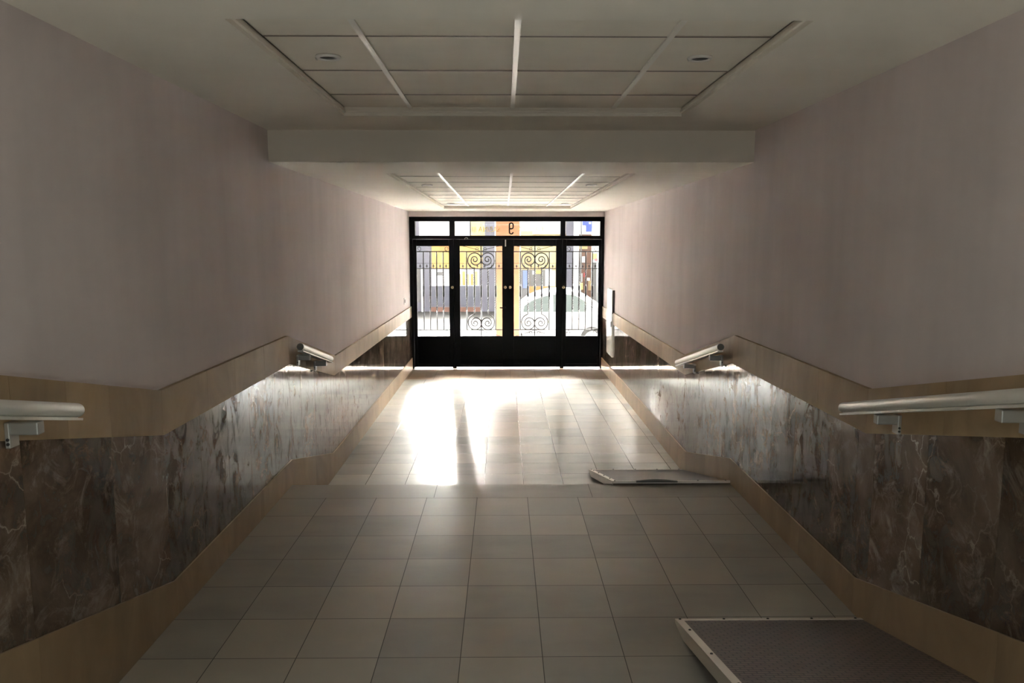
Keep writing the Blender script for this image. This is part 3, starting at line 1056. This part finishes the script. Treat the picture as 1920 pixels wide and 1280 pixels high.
b3 = thing('shop_building', 'grey building with a brown recessed front at the right end of the view', 'building', (3.4, YF, -0.6))
bpart(b3, 'wall', M['lavender'], 2.45, 2.969, YF - 0.1, YF + 4, -0.6, 3.6)
bpart(b3, 'upper_storey', M['pale_wall'], 2.45, 2.969, YF - 0.1, YF + 4, 3.6, 9.6)
bpart(b3, 'wall', M['pale_wall'], 2.97, 40.0, YF + 1.0, YF + 4, -0.6, 9.6)
bpart(b3, 'brown_front', M['brown_wall'], 3.03, 3.62, YF + 0.9, YF + 0.999, -0.6, 2.5)
bpart(b3, 'dark_shutter', M['grey_facade'], 3.63, 4.6, YF + 0.85, YF + 0.999, -0.6, 1.35)
bpart(b3, 'fascia', M['yellow_pale'], 3.0, 3.4, YF + 0.85, YF + 0.899, 1.9, 2.2)
for k, (xa, za, hh, mm) in enumerate(((3.08, 0.55, .35, 'white_wall'), (3.25, 0.75, .18, 'red'), (3.40, 0.60, .12, 'white_wall'), (3.18, 1.35, .25, 'white_wall'), (3.45, 0.2, .4, 'cream'))):
    bpart(b3, 'poster', M[mm], xa, xa + 0.12, YF + 0.86, YF + 0.899, za, za + hh)

b4 = thing('apartment_block', 'pale tall block across the street at the left end of the view', 'building', (-8, YF, -0.6))
bpart(b4, 'wall', M['pale_wall'], -40.0, -4.22, YF, YF + 4, -0.6, 9.6)

t = thing('white_column', 'white round column in front of the grey building on the right', 'column', (2.80, YF - 0.6, -0.6))
MB().lathe([(0.14, -0.6), (0.14, -0.5), (0.105, -0.48), (0.105, 3.6), (0.13, 3.62), (0.13, 3.7)], (2.80, YF - 0.6, 0), 'z', 20).build('shaft', M['white_wall'], t)
t = thing('drain_pole', 'thin grey pole beside the white round column', 'pole', (2.90, YF - 1.6, -0.6))
MB().lathe([(0.030, -0.6), (0.030, 4.0)], (2.89, YF - 1.6, 0), 'z', 12).build('shaft', M['grey_facade'], t)

# blue hanging sign on its pole
t = thing('street_sign', 'blue square sign with white marks behind the right pane over the doors', 'sign', (2.53, 24, -0.6))
bd = MB().box(2.385, 2.675, 24.0, 24.05, 2.47, 2.785).build('board', M['blue'], t)
MB().box(2.385, 2.480, 23.985, 23.999, 2.47, 2.66).build('pale_field', M['white_wall'], bd)
MB().box(2.585, 2.640, 23.985, 23.999, 2.715, 2.765).build('white_mark', M['white_wall'], bd)
MB().box(2.435, 2.450, 23.97, 23.984, 2.49, 2.63).build('blue_mark', M['blue'], bd)
MB().box(2.405, 2.450, 23.97, 23.984, 2.60, 2.615).build('blue_mark', M['blue'], bd)
MB().tube([(2.70, 24.03, -0.6), (2.70, 24.03, 2.9)], 0.022, 10).build('pole', M['grey_facade'], t)
MB().box(2.675, 2.70, 24.015, 24.045, 2.6, 2.65).build('clamp', M['grey_facade'], t)

t = thing('advertising_sign', 'yellow square sign with a red disc behind the right end door', 'sign', (2.82, 25, -0.6))
bd = MB().box(2.79, 2.96, 25.0, 25.05, 1.60, 1.80).build('board', M['sun_yellow'], t)
MB().lathe([(0.055, 0.0), (0.055, -0.014)], (2.93, 24.999, 1.59), 'y', 20).build('red_disc', M['red'], bd)
MB().tube([(2.985, 25.03, -0.6), (2.985, 25.03, 1.85)], 0.022, 10).build('pole', M['grey_facade'], t)
t = thing('advertising_sign', 'small plain yellow square board above the car windows', 'sign', (2.5, 25.5, -0.6))
MB().box(2.44, 2.57, 25.5, 25.54, 0.60, 0.82).build('board', M['sun_yellow'], t)
MB().tube([(2.50, 25.56, -0.6), (2.50, 25.56, 0.8)], 0.015, 8).build('pole', M['grey_facade'], t)

# parked car, side on
def car():
    yN, W, zg = 19.5, 1.64, -0.60
    yc = yN + W / 2
    t = thing('parked_car', 'white hatchback parked side-on in the street behind the right doors', 'car', (1.4, yc, zg))
    hw = W / 2
    # lower body: stations along its length (x, half width, bottom, shoulder height)
    prof = [(-.20, .62, -.20, .22), (-.14, .74, -.32, .29), (.02, .79, -.40, .325), (.5, .81, -.42, .345), (1.2, .82, -.42, .345), (2.0, .81, -.42, .34),
            (2.5, .79, -.42, .29), (2.95, .76, -.40, .22), (3.2, .68, -.34, .13), (3.28, .55, -.28, .05)]
    rings = []
    for x, h, zb, zt in prof:
        zm = (zb + zt) / 2
        rings.append([(x, yc - h * .90, zb), (x, yc - h, zb + .08), (x, yc - h, zm), (x, yc - h * .97, zt - .05), (x, yc - h * .90, zt),
                      (x, yc + h * .90, zt), (x, yc + h * .97, zt - .05), (x, yc + h, zm), (x, yc + h, zb + .08), (x, yc + h * .90, zb)])
    MB().loft(rings).build('body', M['car_paint'], t)
    # cabin leaning inwards towards the roof
    top = [(.28, .33), (.36, .54), (.56, .70), (.82, .83), (1.15, .915), (1.5, .94), (1.82, .91), (2.08, .78), (2.34, .60), (2.60, .39), (2.66, .33)]
    rings = []
    for x, z in top:
        k = max(0.0, (z - .33) / .61)
        h0, h1 = .755, .755 - .17 * k
        rings.append([(x, yc - h0, .30), (x, yc - h1 - .01, max(.305, z - .06)), (x, yc - h1 * .88, z), (x, yc + h1 * .88, z), (x, yc + h1 + .01, max(.305, z - .06)), (x, yc + h0, .30)])
    MB().loft(rings).build('cabin', M['car_paint'], t)
    def side_y(z):
        k = max(0.0, min(1.0, (z - .31) / .58))
        return yc - (.755 - .16 * k) - 0.03
    def win(poly):
        front = [(x, side_y(z), z) for x, z in poly]
        back = [(x, side_y(z) + .03, z) for x, z in poly]
        MB().loft([front, back], smooth=False).build('window', M['car_glass'], t)
    win([(.44, .385), (.47, .52), (.64, .645), (.90, .745), (1.14, .80), (1.14, .37), (.46, .37)])
    win([(1.21, .37), (1.21, .81), (1.50, .82), (1.76, .795), (1.98, .67), (2.22, .50), (2.30, .37)])
    ws = MB()
    ws.loft([[(1.86, yc - .50, .90), (1.86, yc + .50, .90), (2.58, yc + .62, .42), (2.58, yc - .62, .42)],
             [(1.88, yc - .50, .92), (1.88, yc + .50, .92), (2.60, yc + .62, .44), (2.60, yc - .62, .44)]], smooth=False)
    ws.build('windscreen', M['car_glass'], t)
    for x in (.92, 1.74):
        MB().box(x, x + .16, yc - .85, yc - .815, .19, .215).build('door_handle', M['car_trim'], t)
    MB().box(1.172, 1.180, yc - .826, yc - .812, -.36, .30).build('door_seam', M['car_trim'], t)
    MB().box(2.24, 2.248, yc - .822, yc - .80, -.36, .28).build('door_seam', M['car_trim'], t)
    MB().box(.45, 1.86, yc - .834, yc - .814, -.16, -.125).build('side_moulding', M['car_trim'], t)
    MB().box(2.06, 2.22, yc - .95, yc - .81, .37, .49).build('side_mirror', M['car_paint'], t, bevel=0.03)
    MB().box(-.19, -.12, yc - .78, yc - .68, .10, .26).build('tail_lamp', M['tail_red'], t)
    for x in (.14, 2.20):
        for y in (yc - .735, yc + .735):
            s = -1 if y < yc else 1
            tw = MB().lathe([(0.20, -.09), (0.28, -.10), (0.30, -.07), (0.30, .07), (0.28, .10), (0.20, .09)], (x, y, zg + .30), 'y', 28).build('wheel', M['tyre'], t)
            MB().lathe([(0.19, s * .088), (0.185, s * .10), (0.06, s * .105), (0.001, s * .11)], (x, y, zg + .30), 'y', 20).build('rim', M['car_rim'], tw)
    return t
car()

# the building over and beside the entrance, so that only the doorway lets daylight in
o = MB()
o.box(-12, -XW - 0.25, 12.3, 13.1, -0.9, 9.0)
o.box(XW + 0.25, 12, 12.3, 13.1, -0.9, 9.0)
o.box(-XW - 0.25, XW + 0.25, 12.3, 13.1, 3.2, 9.0)
o = o.build('wall_outer', M['roof_dark'])
MB().box(-2.6, 2.6, 13.1, 18.3, 2.98, 3.2).build('sky_shade_slab', M['roof_dark'], o)  # unseen slab added to keep the high sky off the floor by the doors
struct(o, 'street front of this building around the entrance doors', 'wall')
